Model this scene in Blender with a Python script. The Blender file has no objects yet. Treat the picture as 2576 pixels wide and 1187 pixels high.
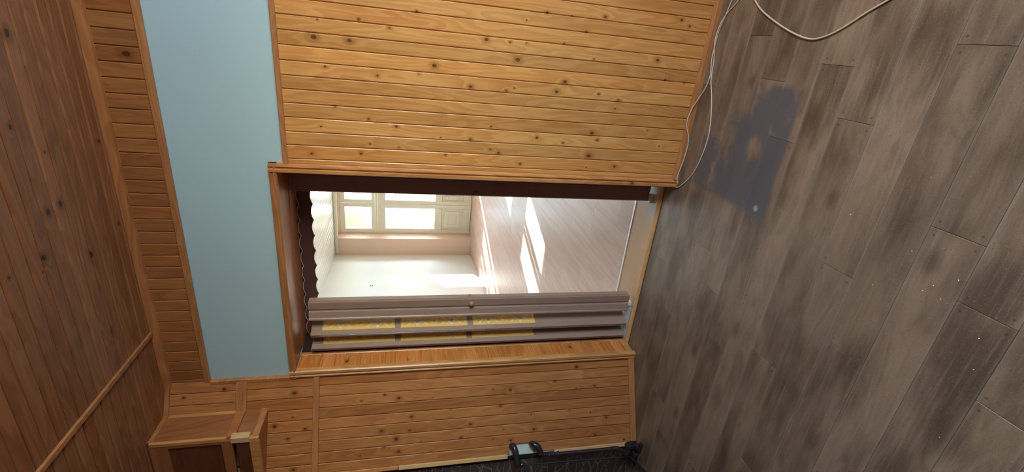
import bpy, bmesh, math, random
from mathutils import Vector, Matrix
random.seed(7)
C = bpy.context.scene.collection
scene = bpy.context.scene

# ------------------------------------------------------------------ camera, world, sun, exposure
cam = bpy.data.cameras.new('camera')
camo = bpy.data.objects.new('camera', cam); C.objects.link(camo)
cam.sensor_width = 36.0; cam.sensor_fit = 'HORIZONTAL'
cam.lens = 1175.117 * 36.0 / 2576.0
cam.clip_start = 0.02; cam.clip_end = 200
PITCH, ROLL, YAW = 0.235422522, 0.00847704907, -0.412126566
def camera_axes():
    c, s = math.cos(ROLL), math.sin(ROLL)
    u = Vector((0, -math.cos(PITCH), -math.sin(PITCH)))
    up = Vector((c*u.x - s*u.y, s*u.x + c*u.y, u.z))
    fw = Vector((0, 0, 1)); fw = (fw - fw.dot(up)*up).normalized()
    rt = fw.cross(up)
    if rt.x < 0: rt = -rt
    X = math.cos(YAW)*rt + math.sin(YAW)*fw
    Y = -math.sin(YAW)*rt + math.cos(YAW)*fw
    return X, Y, up
_X, _Y, _Z = camera_axes()
# the phone was held on its side: image right = down in the room
lx = Vector((_X.y, _Y.y, _Z.y)); ly = Vector((_X.x, _Y.x, _Z.x)); lz = -Vector((_X.z, _Y.z, _Z.z))
camo.matrix_world = Matrix(((lx.x, ly.x, lz.x, 0), (lx.y, ly.y, lz.y, 0), (lx.z, ly.z, lz.z, 1.5), (0, 0, 0, 1)))
scene.camera = camo
scene.view_settings.view_transform = 'Standard'; scene.view_settings.look = 'None'
scene.view_settings.gamma = 1.0; scene.view_settings.use_curve_mapping = False
scene.view_settings.exposure = 0.0
scene.cycles.use_denoising = True
scene.cycles.max_bounces = 8; scene.cycles.diffuse_bounces = 4

SUNDIR = Vector((-0.36, -1.0, -0.487)).normalized()
world = bpy.data.worlds.new('sky'); scene.world = world; world.use_nodes = True
wn = world.node_tree; wn.nodes.clear()
sky = wn.nodes.new('ShaderNodeTexSky'); sky.sky_type = 'NISHITA'; sky.sun_disc = False
sky.sun_elevation = math.asin(-SUNDIR.z)
sky.sun_rotation = math.atan2(-SUNDIR.x, -SUNDIR.y)
sky.air_density = 1.0; sky.dust_density = 0.0
bg = wn.nodes.new('ShaderNodeBackground'); bg.inputs['Strength'].default_value = 2.5
wo = wn.nodes.new('ShaderNodeOutputWorld')
wn.links.new(sky.outputs[0], bg.inputs[0]); wn.links.new(bg.outputs[0], wo.inputs[0])

sl = bpy.data.lights.new('sun', 'SUN'); sl.energy = 30.0; sl.angle = 0.005; sl.color = (1.0, 0.96, 0.92)
so = bpy.data.objects.new('sun', sl); C.objects.link(so)
so.rotation_euler = SUNDIR.to_track_quat('-Z', 'Y').to_euler()

def area(name, loc, d, w, h, power, col):
    l = bpy.data.lights.new(name, 'AREA'); l.shape = 'RECTANGLE'; l.size = w; l.size_y = h
    l.energy = power; l.color = col
    o = bpy.data.objects.new(name, l); C.objects.link(o)
    o.location = loc; o.rotation_euler = Vector(d).to_track_quat('-Z', 'Y').to_euler()
    return o
# daylight through the window of the near room (right hand wall), and through the two balcony doors
area('window_daylight', (1.66, 0.45, 1.55), (-1, -0.0, -0.12), 1.5, 1.3, 84.0, (0.92, 0.96, 1.0))
area('balcony_daylight_left', (-3.25, 9.95, 1.6), (0.05, -1, -0.15), 1.9, 2.2, 290.0, (0.76, 0.88, 1.0))
area('balcony_daylight_right', (-0.55, 9.95, 1.6), (-0.05, -1, -0.15), 1.3, 2.2, 210.0, (0.76, 0.88, 1.0))

# ------------------------------------------------------------------ helpers: objects
def tag(o, label=None, cat=None, group=None, kind=None):
    if label: o['label'] = label
    if cat: o['category'] = cat
    if group: o['group'] = group
    if kind: o['kind'] = kind
    return o
def empty(name, loc=(0, 0, 0)):
    o = bpy.data.objects.new(name, None); C.objects.link(o); o.location = loc; o.empty_display_size = .05
    return o
def root_loc(o):
    v = Vector((0, 0, 0))
    while o is not None:
        v += o.location; o = o.parent
    return v
def link(name, me, mat=None, parent=None, M=None):
    """me is in world coordinates when M is None; otherwise M places the (shared) mesh in the world."""
    o = bpy.data.objects.new(name, me); C.objects.link(o)
    if mat is not None and len(me.materials) == 0: me.materials.append(mat)
    if parent is not None:
        o.parent = parent; r = root_loc(parent)
        if M is None: M = Matrix.Identity(4)
        o.matrix_local = Matrix.Translation(-r) @ M
    elif M is not None:
        o.matrix_world = M
    return o
class MB:
    def __init__(s): s.v = []; s.f = []; s.sm = []
    def add(s, vs, fs, smooth=False):
        n = len(s.v); s.v += [tuple(v) for v in vs]; s.f += [tuple(i+n for i in f) for f in fs]; s.sm += [smooth]*len(fs); return s
    def box(s, x0, x1, y0, y1, z0, z1, b=0.0, M=None):
        if x0 > x1: x0, x1 = x1, x0
        if y0 > y1: y0, y1 = y1, y0
        if z0 > z1: z0, z1 = z1, z0
        if b <= 0:
            vs = [(x, y, z) for z in (z0, z1) for y in (y0, y1) for x in (x0, x1)]
            fs = [(0, 2, 3, 1), (4, 5, 7, 6), (0, 1, 5, 4), (2, 6, 7, 3), (0, 4, 6, 2), (1, 3, 7, 5)]
        else:
            b = min(b, (x1-x0)*.45, (y1-y0)*.45, (z1-z0)*.45)
            bm = bmesh.new(); bmesh.ops.create_cube(bm, size=1)
            for v in bm.verts:
                v.co = Vector(((x0+x1)/2 + v.co.x*(x1-x0), (y0+y1)/2 + v.co.y*(y1-y0), (z0+z1)/2 + v.co.z*(z1-z0)))
            bmesh.ops.bevel(bm, geom=bm.edges[:], offset=b, segments=1, affect='EDGES', profile=.5)
            bm.verts.index_update()
            vs = [v.co.copy() for v in bm.verts]; fs = [tuple(v.index for v in f.verts) for f in bm.faces]; bm.free()
        if M is not None: vs = [M @ Vector(v) for v in vs]
        return s.add(vs, fs)
    def prism(s, pts, axis_o, u, v, w, length, smooth=False):
        """pts 2D polygon in (u,v), extruded along w from axis_o by length"""
        u, v, w, o = Vector(u), Vector(v), Vector(w), Vector(axis_o)
        n = len(pts)
        vs = [o + u*a + v*b for a, b in pts] + [o + u*a + v*b + w*length for a, b in pts]
        flip = (u.cross(v)).dot(w) * sum(pts[i][0]*pts[(i+1) % n][1]-pts[(i+1) % n][0]*pts[i][1] for i in range(n)) < 0
        fs = [tuple(range(n))[::-1], tuple(range(n, 2*n))] + [(i, (i+1) % n, n+(i+1) % n, n+i) for i in range(n)]
        if flip: fs = [f[::-1] for f in fs]
        return s.add(vs, fs, smooth)
    def tube(s, pts, r, seg=10, sub=6):
        P = [Vector(p) for p in pts]
        if sub > 1:
            Q = []
            for i in range(len(P)-1):
                p0 = P[max(i-1, 0)]; p1 = P[i]; p2 = P[i+1]; p3 = P[min(i+2, len(P)-1)]
                for k in range(sub):
                    t = k/sub
                    Q.append(.5*((2*p1)+(-p0+p2)*t+(2*p0-5*p1+4*p2-p3)*t*t+(-p0+3*p1-3*p2+p3)*t**3))
            Q.append(P[-1]); P = Q
        vs = []; fs = []; nrm = None
        for i, p in enumerate(P):
            t = (P[min(i+1, len(P)-1)] - P[max(i-1, 0)]).normalized()
            if nrm is None:
                nrm = t.orthogonal().normalized()
            else:
                nrm = (nrm - t*nrm.dot(t)).normalized()
            bn = t.cross(nrm)
            for k in range(seg):
                a = 2*math.pi*k/seg
                vs.append(p + (nrm*math.cos(a)+bn*math.sin(a))*r)
        for i in range(len(P)-1):
            for k in range(seg):
                a = i*seg+k; b = i*seg+(k+1) % seg
                fs.append((a, b, b+seg, a+seg))
        fs.append(tuple(range(seg))[::-1]); fs.append(tuple(range(len(vs)-seg, len(vs))))
        return s.add(vs, fs, True)
    def lathe(s, prof, o, ax, seg=20):
        """prof: (radius, distance along ax)"""
        ax = Vector(ax).normalized(); u = ax.orthogonal().normalized(); w = ax.cross(u); o = Vector(o)
        vs = []; fs = []
        for r, h in prof:
            for k in range(seg):
                a = 2*math.pi*k/seg; vs.append(o + ax*h + (u*math.cos(a)+w*math.sin(a))*max(r, 1e-5))
        for i in range(len(prof)-1):
            for k in range(seg):
                a = i*seg+k; b = i*seg+(k+1) % seg; fs.append((a, b, b+seg, a+seg))
        return s.add(vs, fs, True)
    def mesh(s, name):
        me = bpy.data.meshes.new(name); me.from_pydata([tuple(v) for v in s.v], [], s.f); me.update()
        me.polygons.foreach_set('use_smooth', s.sm)
        return me
    def build(s, name, mat=None, parent=None):
        return link(name, s.mesh(name), mat, parent)
def basis(o, a, b, n):
    a, b, n, o = Vector(a), Vector(b), Vector(n), Vector(o)
    return Matrix(((a.x, b.x, n.x, o.x), (a.y, b.y, n.y, o.y), (a.z, b.z, n.z, o.z), (0, 0, 0, 1)))
_pm = {}
def plank_mesh(P, L, mat, T=.012, g=.0011, b=.0032, name='plank'):
    """tongue-and-groove board: local x across (0..P), y along (0..L), z out (back 0, face T)"""
    key = (round(P, 4), round(L, 4), mat.name, T, g, b)
    if key in _pm: return _pm[key]
    t = T*.45
    pr = [(0, 0), (P, 0), (P, t), (P-g, t), (P-g, T-b*.8), (P-g-b, T), (g+b, T), (g, T-b*.8), (g, t), (0, t)]
    m = MB().prism(pr, (0, 0, 0), (1, 0, 0), (0, 0, 1), (0, 1, 0), L)
    me = m.mesh(name); me.materials.append(mat); _pm[key] = me
    return me
def board_mesh(W, L, T, b, mat, name='plank'):
    key = ('b', round(W, 4), round(L, 4), T, b, mat.name)
    if key in _pm: return _pm[key]
    me = MB().box(0, W, 0, L, 0, T, b).mesh(name); me.materials.append(mat); _pm[key] = me
    return me

# ------------------------------------------------------------------ helpers: materials
class G:
    def __init__(s, name, rough=.5, spec=.5):
        s.m = bpy.data.materials.new(name); s.m.use_nodes = True; s.t = s.m.node_tree; s.n = s.t.nodes; s.l = s.t.links
        s.b = s.n['Principled BSDF']; s.b.inputs['Roughness'].default_value = rough
        s.b.inputs['Specular IOR Level'].default_value = spec
    def put(s, sock, v):
        if isinstance(v, bpy.types.NodeSocket): s.l.new(v, sock)
        elif v is not None: sock.default_value = v
    def math(s, op, a, b=None, c=None, clamp=False):
        n = s.n.new('ShaderNodeMath'); n.operation = op; n.use_clamp = clamp
        s.put(n.inputs[0], a); s.put(n.inputs[1], b); s.put(n.inputs[2], c); return n.outputs[0]
    def vec(s, op, a, b=None, out=0):
        n = s.n.new('ShaderNodeVectorMath'); n.operation = op; s.put(n.inputs[0], a); s.put(n.inputs[1], b); return n.outputs[out]
    def dot(s, a, b): return s.vec('DOT_PRODUCT', a, b, 1)
    def comb(s, x, y, z=0.0):
        n = s.n.new('ShaderNodeCombineXYZ'); s.put(n.inputs[0], x); s.put(n.inputs[1], y); s.put(n.inputs[2], z); return n.outputs[0]
    def noise(s, v, scale=1.0, detail=2.0, rough=.5, dist=0.0):
        n = s.n.new('ShaderNodeTexNoise'); s.put(n.inputs['Vector'], v); n.inputs['Scale'].default_value = scale
        n.inputs['Detail'].default_value = detail; n.inputs['Roughness'].default_value = rough; n.inputs['Distortion'].default_value = dist
        return n.outputs[0]
    def voro(s, v, scale=1.0, feature='F1', out=0):
        n = s.n.new('ShaderNodeTexVoronoi'); n.feature = feature; s.put(n.inputs['Vector'], v); n.inputs['Scale'].default_value = scale
        return n.outputs[out]
    def mapr(s, v, a, b, c=0.0, d=1.0, smooth=True):
        n = s.n.new('ShaderNodeMapRange'); n.interpolation_type = 'SMOOTHSTEP' if smooth else 'LINEAR'
        s.put(n.inputs['Value'], v); n.inputs['From Min'].default_value = a; n.inputs['From Max'].default_value = b
        n.inputs['To Min'].default_value = c; n.inputs['To Max'].default_value = d; return n.outputs[0]
    def mix(s, f, a, b, mode='MIX'):
        n = s.n.new('ShaderNodeMix'); n.data_type = 'RGBA'; n.blend_type = mode
        s.put(n.inputs[0], f)
        for sock, v in ((n.inputs[6], a), (n.inputs[7], b)):
            if isinstance(v, tuple) and len(v) == 3: v = v + (1,)
            s.put(sock, v)
        return n.outputs[2]
    def scale(s, col, f):
        n = s.n.new('ShaderNodeVectorMath'); n.operation = 'SCALE'; s.put(n.inputs[0], col); s.put(n.inputs['Scale'], f); return n.outputs[0]
    def pos(s): return s.n.new('ShaderNodeNewGeometry').outputs['Position']
    def objco(s): return s.n.new('ShaderNodeTexCoord').outputs['Object']
    def rnd(s): return s.n.new('ShaderNodeObjectInfo').outputs['Random']
    def color(s, v):
        if isinstance(v, tuple) and len(v) == 3: v = v + (1,)
        s.put(s.b.inputs['Base Color'], v); return s
    def bump(s, h, dist=.001, strength=.5):
        n = s.n.new('ShaderNodeBump'); n.inputs['Strength'].default_value = strength; n.inputs['Distance'].default_value = dist
        s.put(n.inputs['Height'], h); s.l.new(n.outputs[0], s.b.inputs['Normal']); return s

def pine(name, A, B, light, dark, knots=(), rough=.32, offA=0., offB=0., tint=(1, 1, 1), var=.22, spec=.5):
    g = G(name, rough, spec)
    P = g.pos(); a = g.math('ADD', g.dot(P, A), offA); b = g.math('ADD', g.dot(P, B), offB); r = g.rnd()
    r100 = g.math('MULTIPLY', r, 57.0)
    kd = None
    if knots:
        v = g.comb(a, g.math('MULTIPLY', b, .75))
        for ka, kb, kr in knots:
            d = g.math('DIVIDE', g.vec('DISTANCE', v, (ka, kb*.75, 0), 1), kr)
            kd = d if kd is None else g.math('MINIMUM', kd, d)
        pull = g.math('EXPONENT', g.math('MULTIPLY', kd, -.42))
    n1 = g.noise(g.comb(g.math('MULTIPLY', a, 11.), g.math('MULTIPLY', b, 1.15), r100), 1.0, 2.0, .5, .25)
    base = g.math('MULTIPLY', n1, 12.0)
    if knots: base = g.math('ADD', base, g.math('MULTIPLY', pull, 1.6))
    fr = g.math('FRACT', base)
    ring = g.math('MULTIPLY', g.mapr(fr, 0.0, .75), g.mapr(fr, 1.0, .86))
    fine = g.noise(g.comb(g.math('MULTIPLY', a, 420.), g.math('MULTIPLY', b, 9.), r100), 1.0, 2.0)
    big = g.noise(g.comb(g.math('MULTIPLY', a, 6.), g.math('MULTIPLY', b, 1.6), g.math('ADD', r100, 9.)), 1.0, 2.0)
    big = g.mapr(big, .38, .68)
    f = g.math('ADD', g.math('MULTIPLY', ring, .50), g.math('MULTIPLY', big, .40), clamp=True)
    col = g.mix(f, light, dark)
    bright = g.math('ADD', g.math('MULTIPLY', g.math('FRACT', g.math('MULTIPLY', r, 7.31)), var), 1.0-var*.55)
    bright = g.math('ADD', bright, g.math('MULTIPLY', g.math('SUBTRACT', fine, .5), .30))
    col = g.scale(col, bright)
    if knots:
        halo = g.mapr(kd, 3.2, .9); col = g.mix(g.math('MULTIPLY', halo, .55), col, tuple(c*.55 for c in dark))
        core = g.mapr(kd, 1.05, .7); col = g.mix(g.math('MULTIPLY', core, .92), col, (dark[0]*.26, dark[1]*.20, dark[2]*.20))
        rim = g.math('MULTIPLY', g.mapr(kd, .55, .2), .5); col = g.mix(rim, col, (dark[0]*.35, dark[1]*.3, dark[2]*.3))
    # warm redder / yellower planks
    col = g.mix(g.math('MULTIPLY', g.mapr(g.math('FRACT', g.math('MULTIPLY', r, 3.17)), .55, 1.0), .45), col, g.mix(1.0, col, (1.0, .80, .62), 'MULTIPLY'))
    g.color(col)
    g.bump(g.math('ADD', g.math('MULTIPLY', ring, -.35), g.math('MULTIPLY', fine, .3)), .0008, .35)
    g.put(g.b.inputs['Roughness'], g.math('ADD', rough-.06, g.math('MULTIPLY', fine, .14)))
    return g.m
def plain(name, col, rough=.5, spec=.5, nscale=8., amt=.08, bump=.0, bs=60., metal=0.):
    g = G(name, rough, spec)
    n = g.noise(g.pos(), nscale, 4.0, .6)
    c = g.scale(g.comb(*col), g.math('ADD', 1-amt, g.math('MULTIPLY', n, 2*amt)))
    g.color(c); g.b.inputs['Metallic'].default_value = metal
    if bump > 0: g.bump(g.noise(g.pos(), bs, 3.0), bump, .6)
    return g.m

KF=[(0.004,1.676,0.0055),(0.059,1.438,0.0055),(-0.016,1.551,0.0044),(-0.083,1.858,0.0099),(-0.083,1.716,0.0083),(-0.021,1.129,0.0077),(-0.152,1.356,0.0088),(-0.197,1.819,0.0049),(-0.216,1.603,0.0044),(-0.23,1.187,0.0066),(-0.194,1.424,0.0027),(-0.362,1.786,0.0049),(-0.408,1.643,0.0044),(-0.454,1.849,0.0038),(-0.434,1.521,0.006),(-0.406,1.075,0.0033),(-0.473,1.314,0.0027),(-0.474,1.171,0.0055),(-0.522,1.64,0.0038),(-0.533,1.509,0.0033),(-0.517,1.069,0.0044),(-0.58,1.896,0.0049),(-0.57,1.68,0.0055),(-0.556,1.288,0.0044),(-0.014,1.84,0.0033),(0.118,0.862,0.0055),(0.13,0.581,0.0055),(0.117,0.743,0.0033),(0.158,0.189,0.006),(0.136,0.14,0.0044),(0.077,0.953,0.0027),(0.057,0.663,0.0044),(-0.002,0.763,0.0033),(-0.021,1.02,0.0038),(-0.018,0.942,0.0027),(-0.093,0.976,0.0093),(-0.057,0.603,0.0033),(-0.031,0.271,0.0072),(-0.171,0.733,0.0077),(-0.119,0.207,0.0049),(-0.127,0.098,0.0027),(-0.234,1.017,0.0044),(-0.219,0.98,0.0027),(-0.22,0.768,0.0072),(-0.214,0.55,0.0044),(-0.236,0.44,0.0049),(-0.278,0.45,0.0038),(-0.407,0.551,0.0088),(-0.376,0.245,0.0027),(-0.447,0.839,0.0066),(-0.441,0.516,0.0055),(-0.466,0.699,0.0038),(-0.534,1.027,0.0066),(-0.525,0.549,0.0099),(-0.584,0.91,0.0055),(-0.575,0.393,0.006),(-0.587,0.551,0.0027),(-0.455,0.159,0.0027),(-0.214,2.556,0.012)]
KL=[(0.16,1.706,0.0033),(0.135,1.577,0.0049),(0.159,1.498,0.0077),(0.169,1.308,0.0022),(0.248,1.198,0.0027),(0.271,1.426,0.0066),(0.336,1.593,0.0077),(0.347,1.435,0.0044),(0.341,1.08,0.0066),(0.389,1.511,0.0093),(0.416,1.37,0.0027),(0.415,1.137,0.006),(0.429,1.577,0.0044),(0.46,1.497,0.0077),(0.477,1.309,0.0033),(0.464,1.709,0.0038),(0.042,0.398,0.0093),(0.122,0.544,0.0055),(0.147,0.94,0.0027),(0.157,0.833,0.0066),(0.174,0.402,0.0027),(0.168,0.279,0.006),(0.248,0.897,0.0055),(0.316,0.702,0.0033),(0.307,0.452,0.0033),(0.332,0.311,0.0038),(0.373,0.203,0.0066),(0.387,0.879,0.0027),(0.406,0.685,0.0066),(0.444,0.943,0.0027),(0.458,0.835,0.0066),(0.475,0.282,0.006),(0.521,0.083,0.0055),(0.093,2.06,0.0083),(0.079,2.601,0.0049),(0.047,2.41,0.0072),(0.223,2.067,0.0038),(0.289,2.002,0.0055),(0.264,2.157,0.0077),(0.335,2.089,0.0055),(0.503,2.056,0.0066)]
KC=[(1.765,-0.415,0.0066),(1.864,-0.146,0.011),(1.877,-0.523,0.0033),(1.879,-0.71,0.0099),(1.812,-0.716,0.0099),(1.735,-0.854,0.0083),(1.709,-0.897,0.0033),(1.575,-0.847,0.0055),(1.966,-0.956,0.0088),(1.961,-1.318,0.0066),(2.184,-0.553,0.0049),(2.182,-0.912,0.0049)]
# key planes (metres)
WY = 2.25                       # face of the door wall
P0 = Vector((-1.843, 2.25, 0)); DL = Vector((-.883, -.469, 0)); NL = Vector((.469, -.883, 0))   # splayed left wall
HC = 2.687                      # ceiling
XR = 1.70                       # right hand wall
HON = (.66, .350, .115); ORG = (.48, .205, .054)
M_pf = pine('pine_planks_front', (1, 0, 0), (0, 0, 1), HON, ORG, KF)
M_pt = pine('shaded_planks_top', (1, 0, 0), (0, 0, 1), (.36, .155, .052), (.25, .092, .028), [(-.214, 2.556, .012)])  # pine darkened in its colour for the weaker light near the ceiling
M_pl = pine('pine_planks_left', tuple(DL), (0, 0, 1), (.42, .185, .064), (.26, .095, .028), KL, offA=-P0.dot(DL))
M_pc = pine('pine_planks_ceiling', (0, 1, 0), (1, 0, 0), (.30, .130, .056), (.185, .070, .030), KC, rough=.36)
M_pr = pine('pine_planks_reveal', (0, 0, 1), (0, 1, 0), (.62, .26, .07), (.42, .14, .035), [(1.79, 2.31, .009), (1.45, 2.30, .004), (.42, 2.33, .008)])
M_tv = pine('pine_trim_upright', (1, .3, 0), (0, 0, 1), (.57, .29, .105), (.38, .165, .05), [(-.66+.3*2.24, .28, .006)], var=.12)
M_th = pine('pine_trim_level', (0, .4, 1), (1, .3, 0), (.46, .21, .080), (.31, .125, .044), (), var=.12)
M_sof = pine('soffit_boards', (0, 1, 0), (1, 0, 0), (.44, .17, .06), (.28, .10, .035), (), var=.1)
M_box = pine('casing_boards', (0, 1, .2), (.1, .1, 1), (.34, .14, .055), (.24, .09, .032), (), var=.15)
M_pdk = pine('shaded_casing_panel', (0, 0, 1), (1, 0, 0), (.13, .045, .022), (.085, .028, .015), (), var=.1)  # casing front: its shade is put into the board colour
M_pale = pine('pale_raw_pine', (0, 1, 0), (1, 0, 0), (.62, .42, .22), (.5, .3, .13), (), var=.1)
M_blue = plain('pale_blue_paint', (.40, .575, .63), .55, .3, 3., .035, .0006, 160.)
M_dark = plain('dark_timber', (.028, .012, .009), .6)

# printed wood-look floor boards
def floor_mat():
    g = G('wood_look_floor', .36, .45)
    P = g.pos(); sp = g.n.new('ShaderNodeSeparateXYZ'); g.l.new(P, sp.inputs[0]); x, y = sp.outputs[0], sp.outputs[1]
    r = g.rnd(); rr = g.math('MULTIPLY', r, 63.)
    n1 = g.noise(g.comb(g.math('MULTIPLY', x, 2.2), g.math('MULTIPLY', y, 11.), rr), 1.0, 3.0, .55, 1.1)
    fr = g.math('FRACT', g.math('MULTIPLY', n1, 4.5)); ring = g.math('MULTIPLY', g.mapr(fr, 0., .7), g.mapr(fr, 1., .8))
    streak = g.noise(g.comb(g.math('MULTIPLY', x, 4.), g.math('MULTIPLY', y, 90.), rr), 1.0, 3.0, .6)
    cloud = g.mapr(g.noise(g.comb(g.math('MULTIPLY', x, 2.5), g.math('MULTIPLY', y, 6.), rr), 1.0, 3.0, .6), .35, .7)
    c = g.mix(cloud, (.262, .192, .130), (.105, .072, .047))
    c = g.mix(g.math('MULTIPLY', ring, .24), c, (.080, .055, .036))
    c = g.mix(g.math('MULTIPLY', g.mapr(streak, .5, .75), .35), c, (.30, .245, .19))
    for kx, ky, kr in ((-0.473, 0.919, .016), (-0.89, 0.714, .03), (-0.067, 1.881, .010), (-1.399, 1.73, .014), (-1.118, 1.517, .02), (-.414, 1.3, .014), (.155, 1.191, .03), (-1.821, 1.725, .013), (-.402, 1.731, .016), (-.159, 1.50, .022)):
        wv = g.vec('ADD', g.comb(g.math('MULTIPLY', x, .6), y), g.scale(g.n.new('ShaderNodeTexNoise').outputs[1], .0))
        d = g.math('DIVIDE', g.vec('DISTANCE', wv, (kx*.6, ky, 0), 1), kr)
        d = g.math('ADD', d, g.math('MULTIPLY', g.math('SUBTRACT', streak, .5), 1.6))
        c = g.mix(g.math('MULTIPLY', g.mapr(d, 2.8, .2), .55), c, (.045, .026, .018))
    # printed nail heads at the board ends
    oc = g.objco(); so_ = g.n.new('ShaderNodeSeparateXYZ'); g.l.new(oc, so_.inputs[0]); bw, bl = so_.outputs[0], so_.outputs[1]
    aw = g.math('ABSOLUTE', g.math('SUBTRACT', bw, .0723)); al = g.math('ABSOLUTE', g.math('SUBTRACT', bl, .495))
    nd = g.vec('DISTANCE', g.comb(aw, al), (.055, .474, 0), 1)
    c = g.mix(g.math('MULTIPLY', g.mapr(nd, .0046, .0028), .5), c, (.03, .018, .012))
    speck = g.noise(g.scale(P, 1.0), 260., 2.0, .7)
    c = g.mix(g.math('MULTIPLY', g.mapr(speck, .60, .74), .40), c, (.40, .35, .29))
    c = g.mix(g.math('MULTIPLY', g.mapr(speck, .42, .30), .45), c, (.05, .035, .026))
    edge = g.mapr(g.math('ABSOLUTE', g.math('SUBTRACT', bw, .0723)), .060, .0715)
    c = g.mix(g.math('MULTIPLY', edge, .22), c, (.33, .28, .225))  # long board edges lightened in the colour as a highlight
    c = g.scale(c, g.math('ADD', .86, g.math('MULTIPLY', r, .26)))
    # grey soot coloured stain left by a stove plate
    w1 = g.noise(P, 5.5, 4.0, .62); w2 = g.noise(g.vec('ADD', P, (3., 7., 0.)), 22., 3.0, .6)
    wob = g.math('MULTIPLY', g.math('SUBTRACT', w2, .5), .022)
    ex = g.math('MULTIPLY', g.mapr(g.math('ADD', x, wob), -.622, -.590), g.mapr(g.math('ADD', x, wob), -.055, -.085))
    ey = g.math('MULTIPLY', g.mapr(g.math('ADD', y, wob), 1.565, 1.592), g.mapr(g.math('ADD', y, wob), 2.135, 2.09))
    rect = g.math('MULTIPLY', ex, ey)
    # denser towards the near left corner
    dens = g.math('ADD', g.math('MULTIPLY', g.mapr(y, 2.02, 1.72), .75), g.math('MULTIPLY', g.mapr(x, -.10, -.45), .50))
    dens = g.math('ADD', g.math('ADD', dens, g.math('MULTIPLY', g.math('SUBTRACT', w1, .5), 3.4)), g.math('MULTIPLY', g.math('SUBTRACT', w2, .5), .8))
    hole = g.vec('DISTANCE', g.vec('MULTIPLY', g.comb(x, y), (1., 1.25, 0)), (-.345, 1.748*1.25, 0), 1)
    hole = g.math('ADD', hole, g.math('MULTIPLY', g.math('SUBTRACT', w2, .5), .05))
    dens = g.math('MULTIPLY', g.mapr(dens, .20, .80), g.mapr(hole, .035, .075))
    edge = g.math('MAXIMUM', g.mapr(x, -.565, -.60), g.mapr(y, 1.625, 1.59))
    dens = g.math('MAXIMUM', dens, g.math('MULTIPLY', edge, .75))
    st = g.math('MULTIPLY', rect, g.math('ADD', g.math('MULTIPLY', dens, .80), .13))
    c = g.mix(g.math('MULTIPLY', st, .92), c, (.082, .092, .108))
    spot = g.vec('DISTANCE', g.comb(x, y), (-.573, 1.632, 0), 1)
    c = g.mix(g.math('MULTIPLY', g.mapr(spot, .017, .008), .8), c, (.36, .36, .35))
    g.color(c)
    g.put(g.b.inputs['Roughness'], g.math('ADD', .34, g.math('MULTIPLY', cloud, .10)))
    g.bump(g.math('ADD', streak, g.math('MULTIPLY', speck, .5)), .0006, .3)
    return g.m
M_floor = floor_mat()
def floor2_mat():
    g = G('pink_laminate', .38, .3)
    P = g.pos(); r = g.rnd(); rr = g.math('MULTIPLY', r, 40.)
    n = g.noise(g.vec('ADD', g.vec('MULTIPLY', P, (26., 1.6, 1.)), g.comb(0., 0., rr)), 1.0, 3., .6, .3)
    c = g.mix(g.mapr(n, .35, .7), (.76, .54, .45), (.68, .45, .36))
    c = g.scale(c, g.math('ADD', .93, g.math('MULTIPLY', r, .12)))
    g.color(c); return g.m
M_floor2 = floor2_mat()
M_cream = plain('cream_paint', (.82, .78, .63), .35, .5, 12., .05, .0004, 90.)
M_cream_c = plain('cream_ceiling_lining', (.78, .77, .68), .22, .5, 5., .03)
M_pink = plain('peach_wall_paint', (.86, .64, .50), .6, .3, 2., .04, .0005, 120.)
M_wcream = plain('pale_cream_wall_paint', (.83, .80, .74), .6, .3, 2., .03, .0005, 120.)
M_brown = plain('brown_plastic', (.31, .21, .165), .38, .5, 14., .10)
M_brown_d = plain('dark_brown_plastic', (.095, .045, .042), .40, .5, 14., .12)
M_wine = plain('wine_brown_plastic', (.24, .125, .125), .38, .5, 14., .12)
M_gap = plain('shadow_black', (.02, .012, .01), .7)
M_white = plain('white_plastic', (.72, .72, .70), .35, .5, 20., .05)
M_grey = plain('grey_scuffed_plastic', (.42, .42, .42), .5, .4, 60., .25)
M_alu = plain('brushed_metal_strip', (.78, .80, .82), .3, .5, 30., .06, metal=.6)
M_cable = plain('white_cable', (.60, .53, .42), .42, .4, 40., .10)
M_pipe = plain('black_oxidised_steel', (.035, .032, .036), .28, .6, 40., .5, .0008, 120., metal=.5)
M_nose = pine('threshold_nosing', (0, 1, 1), (1, 0, 0), (.72, .44, .20), (.58, .32, .12), (), var=.05, rough=.22)
def thr_mat():
    g = G('threshold_board', .35, .5); P = g.pos()
    sp = g.n.new('ShaderNodeSeparateXYZ'); g.l.new(P, sp.inputs[0])
    n = g.noise(g.vec('MULTIPLY', P, (3., 60., 1.)), 1., 3.)
    c = g.mix(n, (.60, .36, .19), (.52, .29, .14))
    m = g.noise(P, 22., 4., .6)
    ends = g.math('MAXIMUM', g.mapr(g.math('ADD', sp.outputs[0], g.math('MULTIPLY', m, .08)), -.94, -.86), g.mapr(g.math('ADD', sp.outputs[0], g.math('MULTIPLY', m, .10)), -1.45, -1.53))
    front = g.mapr(g.math('ADD', sp.outputs[1], g.math('MULTIPLY', m, .08)), 2.57, 2.47)
    c = g.mix(g.math('MULTIPLY', g.math('MULTIPLY', ends, front), .8), c, (.42, .41, .40))
    g.color(c); return g.m
M_thr = thr_mat()
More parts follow.
